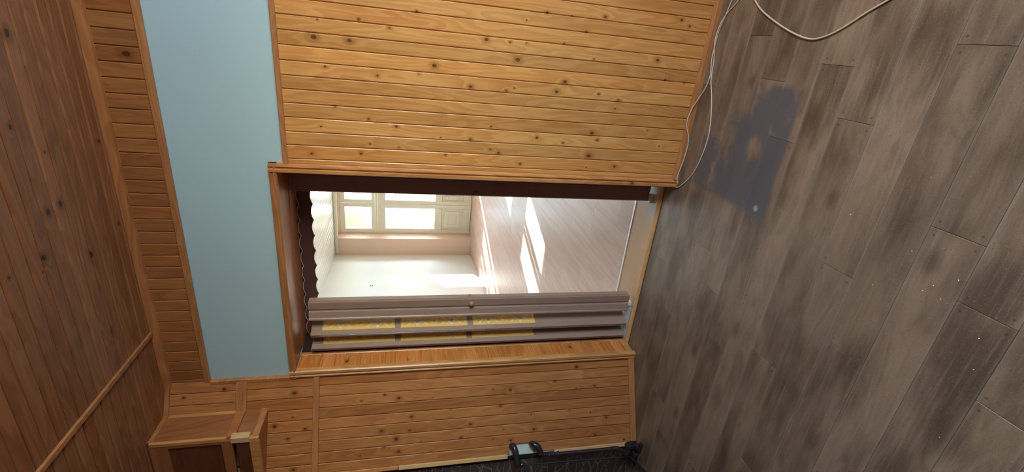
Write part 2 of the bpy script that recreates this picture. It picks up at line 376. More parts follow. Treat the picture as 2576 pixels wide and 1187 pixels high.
def glass_mat():
    m = bpy.data.materials.new('clear_window_glass'); m.use_nodes = True; t = m.node_tree; t.nodes.clear()
    a = t.nodes.new('ShaderNodeBsdfTransparent'); a.inputs[0].default_value = (.93, .96, .96, 1)
    b = t.nodes.new('ShaderNodeBsdfGlossy'); b.inputs[1].default_value = .02
    f = t.nodes.new('ShaderNodeFresnel'); f.inputs[0].default_value = 1.35
    x = t.nodes.new('ShaderNodeMixShader'); o = t.nodes.new('ShaderNodeOutputMaterial')
    t.links.new(f.outputs[0], x.inputs[0]); t.links.new(a.outputs[0], x.inputs[1]); t.links.new(b.outputs[0], x.inputs[2]); t.links.new(x.outputs[0], o.inputs[0])
    return m
M_glass = glass_mat()
def amber_mat(name, col, tr):
    m = bpy.data.materials.new(name); m.use_nodes = True; t = m.node_tree; p = t.nodes['Principled BSDF']
    n = t.nodes.new('ShaderNodeTexNoise'); n.inputs['Scale'].default_value = 2
    r = t.nodes.new('ShaderNodeMix'); r.data_type = 'RGBA'; r.inputs[6].default_value = col+(1,); r.inputs[7].default_value = tuple(c*.85 for c in col)+(1,)
    t.links.new(n.outputs[0], r.inputs[0]); t.links.new(r.outputs[2], p.inputs['Base Color'])
    p.inputs['Roughness'].default_value = .25
    tl = t.nodes.new('ShaderNodeBsdfTranslucent'); t.links.new(r.outputs[2], tl.inputs[0])
    x = t.nodes.new('ShaderNodeMixShader'); x.inputs[0].default_value = tr; o = t.nodes['Material Output']
    t.links.new(p.outputs[0], x.inputs[1]); t.links.new(tl.outputs[0], x.inputs[2]); t.links.new(x.outputs[0], o.inputs[0])
    return m
M_amber = amber_mat('amber_acrylic', (1.0, .70, .22), .3)
M_etch = amber_mat('etched_acrylic', (1.0, .93, .66), .2)
def crackle():
    g = G('crackled_dark_paint', .5, .4); P = g.pos()
    v = g.vec('MULTIPLY', g.vec('ADD', P, g.scale(g.n.new('ShaderNodeTexNoise').outputs[1], .0)), (6., 6., 22.))
    e = g.voro(v, 1.0, 'DISTANCE_TO_EDGE')
    c = g.mix(g.mapr(e, .05, .0), g.mix(g.noise(P, 30., 3.), (.052, .040, .040), (.095, .072, .070)), (.24, .20, .19))
    g.color(c); g.bump(g.mapr(e, .0, .12), .002, .6); return g.m
M_crack = crackle()
M_plaster = plain('bare_blue_plaster', (.50, .58, .55), .8, .2, 30., .15)
M_wallroom = plain('room_wall_paint', (.24, .16, .10), .7, .3)
M_ext = plain('pale_render', (.80, .79, .76), .8, .2, 1., .05)
M_extwin = plain('facade_window_glass', (.22, .28, .38), .15, .5)
M_conc = plain('balcony_concrete', (.5, .5, .5), .8, .2)

def S(name, mb, mat, parent=None):
    o = mb.build(name, mat, parent)
    if parent is None: tag(o, kind='structure')
    return o
def slab(parent_or_none, name, mat, *a, b=0.0): return S(name, MB().box(*a, b=b), mat, parent_or_none)

# ================================================================== NEAR ROOM
# ---- floor: rows of boards with their own joints
floor = slab(None, 'floor', M_gap, -4.0, XR, -1.6, 2.355, -.10, -.004)
tag(floor, 'grey brown wood-look board floor of the near room with a grey stain')
RH = .1447; JX = {-3: -.762, -2: -.544, -1: -.379, 0: .107, 1: -.637, 2: -.145, 3: .025, 4: -.27, 5: -.054, 6: .114, 7: -.36, 8: -.12}
fb = board_mesh(RH-.0008, .9893, .008, .0012, M_floor)
for k in range(-16, 10):
    y1 = .965 + RH*(k+1)
    j = JX.get(k, random.uniform(-.9, 0))
    first = j - .99*4
    while first < -3.9: first += .99
    x = first
    while x < XR - .99:
        # across = -Y, along = +X, out = +Z
        if y1 <= 2.42:
            M = basis((x+.0004, min(y1, 2.41)-.0004, -.007), (0, -1, 0), (1, 0, 0), (0, 0, 1))
            if k == 9:
                me = board_mesh(.075, .9893, .008, .0012, M_floor)
                M = basis((x+.0004, 2.3415, -.007), (0, -1, 0), (1, 0, 0), (0, 0, 1))
            elif k == 8:
                me = fb
            else: me = fb
            if k != 9: link('plank', me, None, floor, M)
            elif x < -.2 and x > -2.9: link('plank', me, None, floor, M)
        x += .99
# last narrow row running into the doorway
# ---- door wall: masonry with opening, painted pale blue
OX0, OX1, OZ = -1.815, -.655, 2.066
wf = MB()
wf.box(-2.2, OX0, 2.262, 2.61, -.1, 2.80); wf.box(OX1, XR, 2.262, 2.61, -.1, 2.80); wf.box(OX0, OX1, 2.262, 2.61, OZ, 2.80)
wall_front = S('wall_front', wf, M_blue)
tag(wall_front, 'door wall: pale blue painted band above pine plank cladding')
# main planks right of the door (pitch 60.5 mm), boundary list measured from the photograph
bounds = [.1145+.0605*i for i in range(1, 26)][::-1] + [.1145, .0546, -.0078, -.067, -.1236, -.1849, -.2445, -.3012, -.36, -.4213, -.4843, -.5448, -.6077]
ZB, ZT = .026, 2.000
for i in range(len(bounds)-1):
    x1, x0 = bounds[i], bounds[i+1]
    if x1 > XR: continue
    link('plank', plank_mesh(x1-x0, ZT-ZB, M_pf), None, wall_front, basis((x0, 2.262, ZB), (1, 0, 0), (0, 0, 1), (0, -1, 0)))
link('plank', plank_mesh(.0245, ZT-ZB, M_pf), None, wall_front, basis((-.6322, 2.262, ZB), (1, 0, 0), (0, 0, 1), (0, -1, 0)))
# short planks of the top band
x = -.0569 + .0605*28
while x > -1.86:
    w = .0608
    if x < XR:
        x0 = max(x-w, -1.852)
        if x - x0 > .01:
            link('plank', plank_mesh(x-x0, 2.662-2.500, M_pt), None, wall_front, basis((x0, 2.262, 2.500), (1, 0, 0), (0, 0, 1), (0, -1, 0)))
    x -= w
# trims on the door wall
def profile_trim(name, o, u, v, w, length, W, D, mat, parent=None, lab=None):
    """moulded strip: width W along u, depth D along v (out), running along w"""
    pr = [(0, 0), (W, 0), (W, D*.55), (W*.90, D*.62), (W*.86, D*.92), (W*.70, D), (W*.58, D*.80), (W*.50, D*.78), (W*.42, D), (W*.14, D), (W*.05, D*.8), (0, D*.6)]
    ob = MB().prism(pr, o, u, v, w, length).build(name, mat, parent)
    if parent is None: tag(ob, lab, kind='structure')
    return ob
o = S('trim_1', MB().box(OX1+.018, XR, 2.243, 2.262, 1.998, 2.021, b=.003), M_th); tag(o, 'narrow pine strip capping the tall planks right of the doorway')
o = S('trim_2', MB().box(-1.85, XR, 2.243, 2.262, 2.477, 2.507, b=.004), M_th); tag(o, 'pine strip between the blue wall band and the short planks')
m = MB().prism([(0, 0), (.032, 0), (.030, .010), (.020, .017), (.012, .026), (0, .030)], (-1.87, 2.25, HC), (0, -1, 0), (0, 0, -1), (1, 0, 0), XR+1.87)
o = S('trim_3', m, M_th); tag(o, 'pine cornice strip under the ceiling along the door wall')
o = S('trim_4', MB().box(-1.862, -1.838, 2.238, 2.262, 2.084, 2.478, b=.003), M_th); tag(o, 'thin upright strip closing the blue band at the left corner')
# baseboards
m = MB().prism([(0, 0), (.016, 0), (.016, .022), (.009, .034), (0, .036)], (-.632, WY, 0), (0, -1, 0), (0, 0, 1), (1, 0, 0), XR+.632)
o = S('baseboard_right', m, M_th); tag(o, 'low pine skirting strip right of the doorway')

# ---- left splayed wall
def LM(s1, off, z0): return basis(P0 + DL*s1 + NL*off + Vector((0, 0, z0)), -DL, (0, 0, 1), NL)
wl = MB().prism([(-.02, -.012), (.552, -.012), (.552, -.16), (-.02, -.16)], P0, DL, NL, (0, 0, 1), 2.80)
for s_ in (0,): pass
wall_left = S('wall_left', wl, M_plaster); tag(wall_left, 'splayed narrow wall left of the doorway clad in pine planks')
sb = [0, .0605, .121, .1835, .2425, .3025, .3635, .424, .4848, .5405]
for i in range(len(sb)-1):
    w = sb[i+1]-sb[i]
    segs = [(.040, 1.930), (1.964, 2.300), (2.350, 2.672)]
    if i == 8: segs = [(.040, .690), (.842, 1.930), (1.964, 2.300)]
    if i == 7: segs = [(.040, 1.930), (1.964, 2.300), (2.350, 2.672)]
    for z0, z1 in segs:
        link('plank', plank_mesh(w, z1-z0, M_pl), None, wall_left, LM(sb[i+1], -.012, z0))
def lbox(mb, s0, s1, o0, o1, z0, z1, b=0):
    M = basis(P0, DL, NL, (0, 0, 1))
    # note: mirrored basis, faces fixed afterwards by recalculation
    bm = bmesh.new(); bmesh.ops.create_cube(bm, size=1)
    for v in bm.verts: v.co = Vector(((s0+s1)/2+v.co.x*(s1-s0), (o0+o1)/2+v.co.y*(o1-o0), (z0+z1)/2+v.co.z*(z1-z0)))
    if b: bmesh.ops.bevel(bm, geom=bm.edges[:], offset=b, segments=1, affect='EDGES', profile=.5)
    for v in bm.verts: v.co = M @ v.co
    bmesh.ops.recalc_face_normals(bm, faces=bm.faces[:]); bm.verts.index_update()
    mb.add([v.co.copy() for v in bm.verts], [tuple(v.index for v in f.verts) for f in bm.faces]); bm.free(); return mb
o = S('trim_5', lbox(MB(), .002, .56, 0, .012, 1.930, 1.964, .003), M_th); tag(o, 'level pine rail across the planks of the splayed left wall')
o = S('trim_6', lbox(lbox(MB(), .012, .45, 0, .010, 2.298, 2.352, .002), .012, .45, .008, .016, 2.316, 2.334, .002), M_th); tag(o, 'upper moulded rail across the splayed left wall')
o = S('trim_7', lbox(MB(), .002, .35, 0, .014, 2.664, 2.687, .003), M_th); tag(o, 'pine strip where the splayed left wall meets the ceiling')
o = S('baseboard_left', lbox(MB(), .004, .535, 0, .012, 0, .042, .004), M_th); tag(o, 'low pine skirting strip on the splayed left wall')
o = S('trim_8', lbox(lbox(MB(), .538, .562, -.006, .010, .855, 1.497, .003), .538, .562, -.006, .010, .066, .560, .003), M_pale); tag(o, 'pale pine edge strip in two pieces at the end of the left wall')
o = S('trim_9', lbox(MB(), .538, .560, -.006, .008, 1.500, 1.93, .003), M_tv); tag(o, 'darker upper length of the edge strip at the end of the left wall')
# wall beyond, dark crackled paint
E0 = P0 + DL*.56
o = slab(None, 'wall_left_end', M_crack, -4.0, -2.37, 2.00, 2.16, -.1, 2.80); tag(o, 'dark crackled painted wall beyond the splayed left wall')
o = slab(None, 'recess_shade', M_gap, -2.375, -2.335, 2.00, 2.10, 0, 2.2); tag(o, 'black strip standing in for the shade at the end of the left wall')  # solid black strip, added as the shade of a recess

# ---- ceiling
ceil = slab(None, 'ceiling', M_gap, -4.0, XR, -1.6, 2.62, HC+.010, HC+.15)
tag(ceil, 'low pine plank ceiling of the near room')
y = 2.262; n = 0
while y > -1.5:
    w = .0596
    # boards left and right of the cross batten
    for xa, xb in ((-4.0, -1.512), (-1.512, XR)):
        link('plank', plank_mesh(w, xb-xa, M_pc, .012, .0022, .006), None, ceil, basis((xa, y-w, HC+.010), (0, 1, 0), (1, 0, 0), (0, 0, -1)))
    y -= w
m = MB().prism([(-.013, 0), (.013, 0), (.010, .010), (-.010, .010)], (-1.512, 2.236, HC-.001), (1, 0, 0), (0, 0, -1), (0, -1, 0), 3.7)
o = S('trim_11', m, M_pale if False else M_th); tag(o, 'pine cross batten on the plank ceiling')

# ---- the other walls of the near room (behind and beside the camera), window on the right
wr = MB()
wr.box(XR, XR+.25, -1.6, -.35, -.1, 2.8); wr.box(XR, XR+.25, 1.25, 2.61, -.1, 2.8)
wr.box(XR, XR+.25, -.35, 1.25, -.1, .88); wr.box(XR, XR+.25, -.35, 1.25, 2.22, 2.8)
S('wall_right', wr, M_wallroom)
S('wall_back', MB().box(-4.2, XR+.25, -1.8, -1.6, -.1, 2.8), M_wallroom)
S('wall_side', MB().box(-4.2, -4.0, -1.6, 2.16, -.1, 2.8), M_wallroom)
w1 = empty('window_1', (XR+.1, .45, .88)); tag(w1, 'window of the near room', kind='structure')
MB().box(XR+.06, XR+.12, -.35, 1.25, .88, .94).box(XR+.06, XR+.12, -.35, 1.25, 2.16, 2.22).box(XR+.06, XR+.12, -.35, -.29, .94, 2.16).box(XR+.06, XR+.12, 1.19, 1.25, .94, 2.16).box(XR+.06, XR+.12, .42, .48, .94, 2.16).build('window_frame', M_white, w1)
for ya, yb in ((-.29, .42), (.48, 1.19)): MB().box(XR+.085, XR+.091, ya, yb, .94, 2.16).build('pane', M_glass, w1)
MB().box(XR-.10, XR+.06, -.38, 1.28, .85, .88, b=.004).build('window_sill', M_white, w1)

# ---- doorway casing and lining
door_frame = empty('door_frame', (-1.235, 2.25, 0)); tag(door_frame, 'brown pine casing and lining around the doorway', kind='structure'); door_frame.name = 'door_1'
CZ = 2.083
profile_trim('casing_upright', (-.676, 2.262, 0), (1, 0, 0), (0, -1, 0), (0, 0, 1), CZ, .046, .030, M_tv, door_frame)
profile_trim('casing_upright', (-1.798, 2.262, 0), (-1, 0, 0), (0, -1, 0), (0, 0, 1), CZ, .052, .030, M_tv, door_frame)
profile_trim('casing_head', (-1.850, 2.262, 2.049), (0, 0, 1), (0, -1, 0), (1, 0, 0), 1.220, .036, .028, M_th, door_frame)
# soffit: three lengthwise boards with small steps
MB().box(-1.80, -.67, 2.262, 2.372, 2.052, 2.066, b=.002).build('soffit_board', M_sof, door_frame)
MB().box(-1.80, -.67, 2.373, 2.452, 2.056, 2.066, b=.002).build('soffit_board', M_sof, door_frame)
MB().box(-1.80, -.67, 2.453, 2.600, 2.052, 2.066, b=.002).build('soffit_board', M_sof, door_frame)
MB().box(-.669, -.655, 2.262, 2.61, 0, 2.052, b=.002).build('jamb_lining', M_tv, door_frame)
# left reveal: short level planks between the casing and the folding door
z = .055; k = 0
while z < 2.04:
    h = min(.0695, 2.05-z)
    link('plank', plank_mesh(h, .122, M_pr, .014, .004, .006), None, door_frame, basis((-1.815, 2.258, z+h), (0, 0, -1), (0, 1, 0), (1, 0, 0)))
    z += .0695
MB().box(-1.815, -1.797, 2.375, 2.402, .0, 2.052, b=.004).build('reveal_strip', M_tv, door_frame)
MB().box(-1.815, -1.799, 2.258, 2.375, .012, .055, b=.002).build('reveal_base', M_tv, door_frame)
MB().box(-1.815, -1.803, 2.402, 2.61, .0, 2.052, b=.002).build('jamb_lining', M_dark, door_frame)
# threshold
thr = MB().box(-1.815, -.655, 2.382, 2.612, -.02, .010).build('threshold_board', M_thr, door_frame)
MB().prism([(0, -.02), (0, .004), (.004, .012), (.012, .016), (.022, .016), (.030, .010), (.030, -.02)], (-1.812, 2.354, 0), (0, 1, 0), (0, 0, 1), (1, 0, 0), 1.154).build('threshold_nosing', M_nose, door_frame)
MB().box(-1.815, -.655, 2.612, 2.632, -.02, .014, b=.003).build('metal_strip', M_alu, door_frame)

# ---- scalloped valance
def scallop_plate(x0, x1, zt, zb, y, t, n=12):
    W = (x1-x0)/n; top = []; bot = []
    for i in range(n):
        for k in range(9):
            a = k/8; x = x0 + W*(i+a)
            h = math.sin(math.pi*a)**.75*.0125
            top.append((x, zt-.0125+h)); bot.append((x, zb-.0125+h))
    vs = []; fs = []
    for yy in (y, y+t):
        for (xt, z1), (xb, z0) in zip(top, bot): vs.append((xt, yy, z1)); vs.append((xb, yy, z0))
    n2 = len(top)*2
    for i in range(len(top)-1):
        a = 2*i
        fs.append((a, a+1, a+3, a+2)); fs.append((n2+a, n2+a+2, n2+a+3, n2+a+1))
        fs.append((a, a+2, n2+a+2, n2+a)); fs.append((a+1, n2+a+1, n2+a+3, a+3))
    fs.append((0, n2, n2+1, 1)); fs.append((n2-2, n2-1, 2*n2-1, 2*n2-2))
    return MB().add(vs, fs)
o = scallop_plate(-1.80, -.67, 2.052, 1.980, 2.590, .006).build('scalloped_valance', M_brown_d)
pts_ = []
for i in range(12):
    for k in range(8): pts_.append((-1.80+1.13/12*(i+k/8), 2.588, 2.0385+math.sin(math.pi*k/8)**.75*.0125))
MB().tube(pts_, .0016, 6, 1).build('edge_highlight', M_cable, o)  # pale tube stands in for the highlight along the valance's upper edge
tag(o, 'dark brown scalloped valance strip hanging under the doorway lintel', 'valance')

# ---- folding door, folded up at the left
fd = empty('folding_door', (-1.63, 2.44, .012)); tag(fd, 'brown folding door pushed open to the left, with amber floral panes', 'folding door')
ZT2 = 2.000
def upright(pts, z0, z1, mat, name, parent):   # vertical prism of a plan polygon
    a = sum(pts[i][0]*pts[(i+1) % len(pts)][1]-pts[(i+1) % len(pts)][0]*pts[i][1] for i in range(len(pts)))
    if a < 0: pts = pts[::-1]
    return MB().prism(pts, (0, 0, z0), (1, 0, 0), (0, 1, 0), (0, 0, 1), z1-z0).build(name, mat, parent)
# lead post: flat edge, groove, broad face with rounded lip
lead = upright([(-1.462, 2.416), (-1.462, 2.450), (-1.576, 2.450), (-1.585, 2.438), (-1.585, 2.424), (-1.579, 2.392), (-1.573, 2.386), (-1.566, 2.388), (-1.562, 2.392), (-1.528, 2.400), (-1.524, 2.408), (-1.518, 2.408), (-1.514, 2.410), (-1.472, 2.412)], .040, ZT2-.006, M_brown, 'lead_post', fd)
upright([(-1.470, 2.404), (-1.470, 2.412), (-1.512, 2.412), (-1.512, 2.404)], .034, ZT2-.004, M_brown_d if False else M_brown, 'edge_profile', lead)
MB().lathe([(.0, .026), (.008, .0255), (.0135, .021), (.0155, .014), (.014, .007), (.008, .002), (.007, -.004)], (-1.492, 2.404, 1.078), (0, -1, 0)).build('door_knob', M_brown, fd)
# the little round keeper behind the leading edge
MB().lathe([(.0, .012), (.006, .0115), (.009, .007), (.009, 0)], (-1.464, 2.436, 1.086), (1, 0, 0)).build('catch', M_brown, fd)

# one flat pattern used on every pane: local x along the height (0..1 = pane length), y across
def petal(cx, cy, L, W, ang, n=8):
    pts = []
    for i in range(n):
        a = 2*math.pi*i/n; px = math.cos(a)*L/2; py = math.sin(a)*W/2*(1 if abs(math.cos(a)) < .9 else .2)
        pts.append((cx+px*math.cos(ang)-py*math.sin(ang), cy+px*math.sin(ang)+py*math.cos(ang)))
    return pts
def flower_shapes(L):
    out = []
    def spray(c, d):
        out.append(petal(c+d*.014, 0, .030, .008, 0)); out.append(petal(c+d*-.006, .011, .028, .007, d*-.5)); out.append(petal(c+d*-.006, -.011, .028, .007, d*.5))
    def blossom(c):
        for k in range(5):
            a = k*2*math.pi/5+.3; out.append(petal(c+math.cos(a)*.010, math.sin(a)*.010, .022, .019, a))
        out.append(petal(c, 0, .02, .02, 0))
    def tulip(c, d):
        out.append(petal(c, .006, .022, .009, d*.5)); out.append(petal(c, -.006, .022, .009, -d*.5)); out.append(petal(c-d*.004, 0, .012, .012, 0))
    h = L/2
    tulip(-h+.014, 1); spray(-h+.055, 1); blossom(-h+.098); spray(-h+.143, -1); tulip(-.014, 1)
    tulip(.014, -1); spray(h-.143, 1); blossom(h-.098); spray(h-.055, -1); tulip(h-.014, -1)
    return out
def slat(p0, p1, glazed):
    """one folding slat in plan from p0 (back edge) to p1 (front edge)"""
    p0 = Vector((p0[0], p0[1], 0)); p1 = Vector((p1[0], p1[1], 0)); d = (p1-p0); W = d.length; d.normalize()
    nn = Vector((d.y, -d.x, 0))
    if nn.x < 0: nn = -nn                           # towards +X, the side seen
    T = .007; B = Matrix(((d.x, nn.x, 0, p0.x), (d.y, nn.y, 0, p0.y), (0, 0, 1, 0), (0, 0, 0, 1)))
    fl = B.to_3x3().determinant() < 0
    def bx(mb, a0, a1, n0, n1, z0, z1):
        k = len(mb.f); mb.box(a0, a1, n0, n1, z0, z1, b=.0015, M=B)
        if fl: mb.f[k:] = [f[::-1] for f in mb.f[k:]]
    zb, zt = .035, ZT2-.012
    wins = [(.655, 1.056), (1.091, 1.491), (1.524, 1.930)]
    m = MB()
    st = .030
    if glazed:
        bx(m, 0, st, 0, T, zb, zt); bx(m, W-st, W, 0, T, zb, zt)
        zz = [zb] + [q for w in wins for q in w] + [zt]
        for i in range(0, len(zz), 2): bx(m, st-.001, W-st+.001, 0, T, zz[i], zz[i+1])
        bx(m, W-.010, W+.004, T*.5, T+.004, zb, zt)         # rounded front lip
    else:
        bx(m, 0, W, 0, T, zb, zt)
    o = m.build('slat', M_brown, fd)
    if glazed:
        for z0, z1 in wins:
            g1 = MB()
            bx(g1, st, W-st, T*.25, T*.6, z0, z1)
            g1.build('pane', M_amber, o)
            e = MB(); L = z1-z0; w = W-2*st
            for poly in flower_shapes(L):
                pts = [B @ Vector((st+w/2+max(-w*.48, min(w*.48, q[1]*1.5)), T*.6+.0012, (z0+z1)/2+q[0])) for q in poly]
                k = len(pts)
                e.add(pts, [tuple(range(k))])
            e.build('etched_flowers', M_etch, o)
    return o
slat((-1.610, 2.500), (-1.664, 2.370), True)
slat((-1.676, 2.370), (-1.706, 2.500), False)
slat((-1.706, 2.500), (-1.758, 2.370), True)
slat((-1.770, 2.372), (-1.782, 2.500), False)
upright([(-1.785, 2.41), (-1.785, 2.50), (-1.802, 2.50), (-1.802, 2.41)], .03, ZT2, M_brown, 'fixed_post', fd)
# ---- closing post at the right
sp = empty('closing_post', (-.76, 2.47, .01)); tag(sp, 'dark brown closing post of the folding door at the right jamb', 'post')
m = upright([(-.671, 2.455), (-.671, 2.480), (-.826, 2.480), (-.834, 2.474), (-.834, 2.462), (-.828, 2.455), (-.775, 2.455), (-.770, 2.450), (-.745, 2.450), (-.740, 2.455)], .030, 2.046, M_wine, 'post_profile', sp)
MB().lathe([(.0, .020), (.008, .0195), (.012, .014), (.011, .006), (.007, 0)], (-.815, 2.456, 1.092), (0, -1, 0)).build('knob', M_wine, sp)
o = MB().box(-.838, -.79, 2.428, 2.480, .010, .030, b=.003).build('guide_block', M_white); tag(o, 'small pale guide block under the right closing post', 'guide block')
o = MB().prism([(-.012, -.02), (.012, -.02), (.016, .0), (.008, .02), (-.012, .016)], (-1.535, 2.425, .010), (1, 0, 0), (0, 1, 0), (0, 0, 1), .022).build('guide_block', M_white); tag(o, 'small pale guide block under the left folding door', 'guide block')
o = MB().box(-1.80, -1.56, 2.385, 2.47, .010, .016, b=.002).build('floor_guide', M_grey); tag(o, 'grey scuffed guide plate on the threshold under the folded slats', 'guide plate')

# ---- boxed casing under the ceiling at the upper left
BX, BY = -1.983, 1.975
bc = empty('boxed_casing', (-2.2, 2.05, 2.19)); tag(bc, 'boxed pine casing under the ceiling in the upper left corner', 'boxed casing')
MB().box(BX-.022, BX-.004, BY+.012, 2.165, 2.345, 2.676, b=.002).build('side_board', M_box, bc)
MB().box(BX-.022, BX-.004, BY+.012, 2.165, 2.215, 2.300, b=.002).build('side_board', M_box, bc)
MB().box(BX-.026, BX+.000, 2.150, 2.170, 2.345, 2.664, b=.003).build('corner_strip', M_tv, bc)
MB().box(BX-.022, BX+.002, BY+.012, 2.172, 2.664, 2.686, b=.003).build('top_strip', M_th, bc)
MB().box(BX-.026, BX+.002, BY+.012, 2.160, 2.300, 2.345, b=.002).build('cross_rail', M_sof, bc)
MB().box(BX-.022, BX+.002, BY+.010, 2.172, 2.190, 2.222, b=.003).build('bottom_strip', M_th, bc)
MB().box(BX-.020, BX+.004, BY-.002, BY+.014, 2.338, 2.676, b=.003).build('edge_strip', M_tv, bc)
MB().box(BX-.030, BX+.007, BY-.008, BY+.030, 2.232, 2.318, b=.003).build('raw_block', M_pale, bc)
# upper front: stile and rail frame with recessed panel
fr = MB().box(-2.56, BX-.018, BY, BY+.016, 2.600, 2.680, b=.002).box(-2.56, BX-.018, BY, BY+.016, 2.315, 2.365, b=.002).box(-2.02, BX-.018, BY, BY+.016, 2.365, 2.600, b=.002).box(-2.56, -2.48, BY, BY+.016, 2.365, 2.600, b=.002)
fr.build('front_frame', M_box, bc)
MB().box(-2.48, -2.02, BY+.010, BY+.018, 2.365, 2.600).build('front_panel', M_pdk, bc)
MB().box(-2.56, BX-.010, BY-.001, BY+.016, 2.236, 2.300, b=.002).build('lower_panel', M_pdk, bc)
MB().box(-2.56, BX-.004, BY-.006, BY+.016, 2.190, 2.236, b=.003).build('lower_rail', M_tv, bc)
MB().box(-2.56, BX-.006, BY+.016, 2.00, 2.190, 2.215).box(-2.36, BX-.006, 2.00, 2.15, 2.192, 2.204).build('underside', M_sof, bc)

# ---- heating pipes
def LP(s, z, off=.04): return P0 + DL*s + NL*off + Vector((0, 0, z))
hp = empty('heating_pipe', LP(.55, .05, .04)); tag(hp, 'black riser pipe bent out of the hole in the left planks down to the floor', 'pipe')
MB().tube([LP(.500, .700, -.05), LP(.490, .702, .0), LP(.482, .700, .03), (LP(.50, .672, .045)), LP(.545, .655, .045)], .018, 12).build('bend', M_pipe, hp)
MB().tube([LP(.540, .655, .045), LP(.548, .60, .045), LP(.551, .40, .045), LP(.553, .18, .045)], .012, 12).build('pipe_run', M_pipe, hp)
MB().tube([LP(.553, .19, .045), LP(.556, .15, .045), LP(.575, .12, .045), LP(.595, .09, .045)], .015, 12).build('elbow', M_pipe, hp)
m = MB()
for zz_, rr_ in ((.600, .017), (.572, .015), (.540, .016)):
    c = LP(.549, zz_, .045); m.lathe([(0, 0), (rr_, 0), (rr_, .012), (0, .012)], c, (0, 0, 1), 8)
m.build('coupling', M_pipe, hp)
hp2 = empty('return_pipe', LP(.6, .1, .04)); tag(hp2, 'thin dark return pipe left of the riser, looping out above it', 'pipe')
MB().tube([LP(.505, .826, -.05), LP(.492, .828, .0), LP(.482, .826, .035), LP(.51, .818, .055), LP(.565, .808, .058), LP(.588, .80, .05)], .019, 12).build('bend', M_pipe, hp2)
MB().tube([LP(.588, .80, .05), LP(.592, .76, .045), LP(.600, .45, .045), LP(.611, .11, .045)], .006, 10).build('pipe_run', M_pipe, hp2)
MB().lathe([(0, 0), (.013, 0), (.015, .01), (.013, .03), (0, .03)], LP(.590, .765, .047), (0, 0, 1), 12).build('coupling', M_pipe, hp2)
vb = empty('pipe_valve', (-2.33, 1.97, 0)); tag(vb, 'black angular valve bracket on the floor at the foot of the pipes', 'valve')
MB().box(-2.345, -2.315, 1.955, 1.995, 0, .085, b=.004).box(-2.42, -2.345, 1.945, 1.985, .055, .085, b=.004).build('valve_body', M_pipe, vb)
MB().box(-2.33, -2.262, 1.915, 1.94, .0, .018, b=.004).box(-2.33, -2.30, 1.93, 1.97, .0, .03, b=.004).build('foot', M_pipe, vb)
MB().box(-2.46, -2.36, 1.93, 1.99, .0, .035, b=.006).build('base', M_pipe, vb)
o = MB().tube([(-2.40, 1.965, .05), (-2.392, 1.90, .03), (-2.372, 1.80, .012), (-2.36, 1.66, .008)], .006, 10).build('floor_rod', M_pipe); tag(o, 'thin dark rod running over the floor from the black valve', 'rod')

# ---- cables
o = MB().tube([(.40, 2.10, .006), (.26, 2.163, .006), (.193, 2.184, .006), (.133, 2.204, .006), (.07, 2.205, .008), (-.002, 2.196, .012), (-.074, 2.178, .010), (-.143, 2.192, .012), (-.238, 2.228, .030), (-.323, 2.232, .040), (-.402, 2.222, .012), (-.498, 2.221, .010), (-.605, 2.224, .022), (-.655, 2.226, .012), (-.69, 2.30, .010), (-.700, 2.40, .020)], .0029, 8).build('wall_cable', M_cable)
tag(o, 'white cable lying against the pine skirting into the doorway corner', 'cable')
o = MB().tube([(.42, 2.02, .0045), (.26, 2.117, .0045), (.212, 2.172, .0045), (.161, 2.196, .012), (.089, 2.203, .016), (-.001, 2.186, .006), (-.093, 2.170, .005), (-.164, 2.134, .0045), (-.273, 2.091, .0045), (-.369, 2.075, .0045), (-.474, 2.09, .0045), (-.57, 2.127, .0045), (-.645, 2.192, .0045), (-.674, 2.236, .006), (-.684, 2.31, .008), (-.694, 2.40, .020)], .0029, 8).build('floor_cable', M_cable)
tag(o, 'white cable curving over the floor beside the grey stain', 'cable')
o = MB().tube([(.32, 2.08, .005), (.255, 2.004, .005), (.21, 1.936, .005), (.157, 1.813, .005), (.12, 1.70, .005), (.107, 1.625, .005), (.117, 1.563, .005), (.146, 1.50, .005), (.193, 1.427, .005), (.228, 1.365, .005), (.30, 1.24, .005)], .0036, 10).build('looped_cable', M_cable)
tag(o, 'thicker white cable looping onto the floor at the right edge of the room', 'cable')

# ---- plaster crumbs on the floor
base = None
rc = random.Random(3)
for x, y in ((-0.249, 1.021), (-0.438, 1.209), (-0.467, 0.981), (-0.618, 1.044), (-0.654, 0.975), (-0.561, 0.907), (-0.533, 0.888), (-0.559, 0.856), (-0.561, 0.837), (-0.607, 0.735), (-0.919, 0.698), (-1.187, 0.821), (-0.489, 0.839), (-.69, .711)):
    if base is None:
        bm = bmesh.new(); bmesh.ops.create_icosphere(bm, subdivisions=1, radius=.0022)
        for v in bm.verts: v.co *= rc.uniform(.7, 1.3); v.co.z *= .6
        me = bpy.data.meshes.new('plaster_crumb'); bm.to_mesh(me); bm.free(); me.materials.append(M_white); base = bpy.data.objects.new('plaster_crumb', me); o = base
    else: o = base.copy()
    C.objects.link(o); o.location = (x, y, .0022); o.rotation_euler = (0, 0, rc.uniform(0, 6)); k = rc.uniform(.4, .8); o.scale = (k*rc.uniform(.8, 1.6), k, k)
    tag(o, 'tiny white plaster crumb lying on the wood-look floor', 'crumb', 'white crumbs scattered on the near floor')

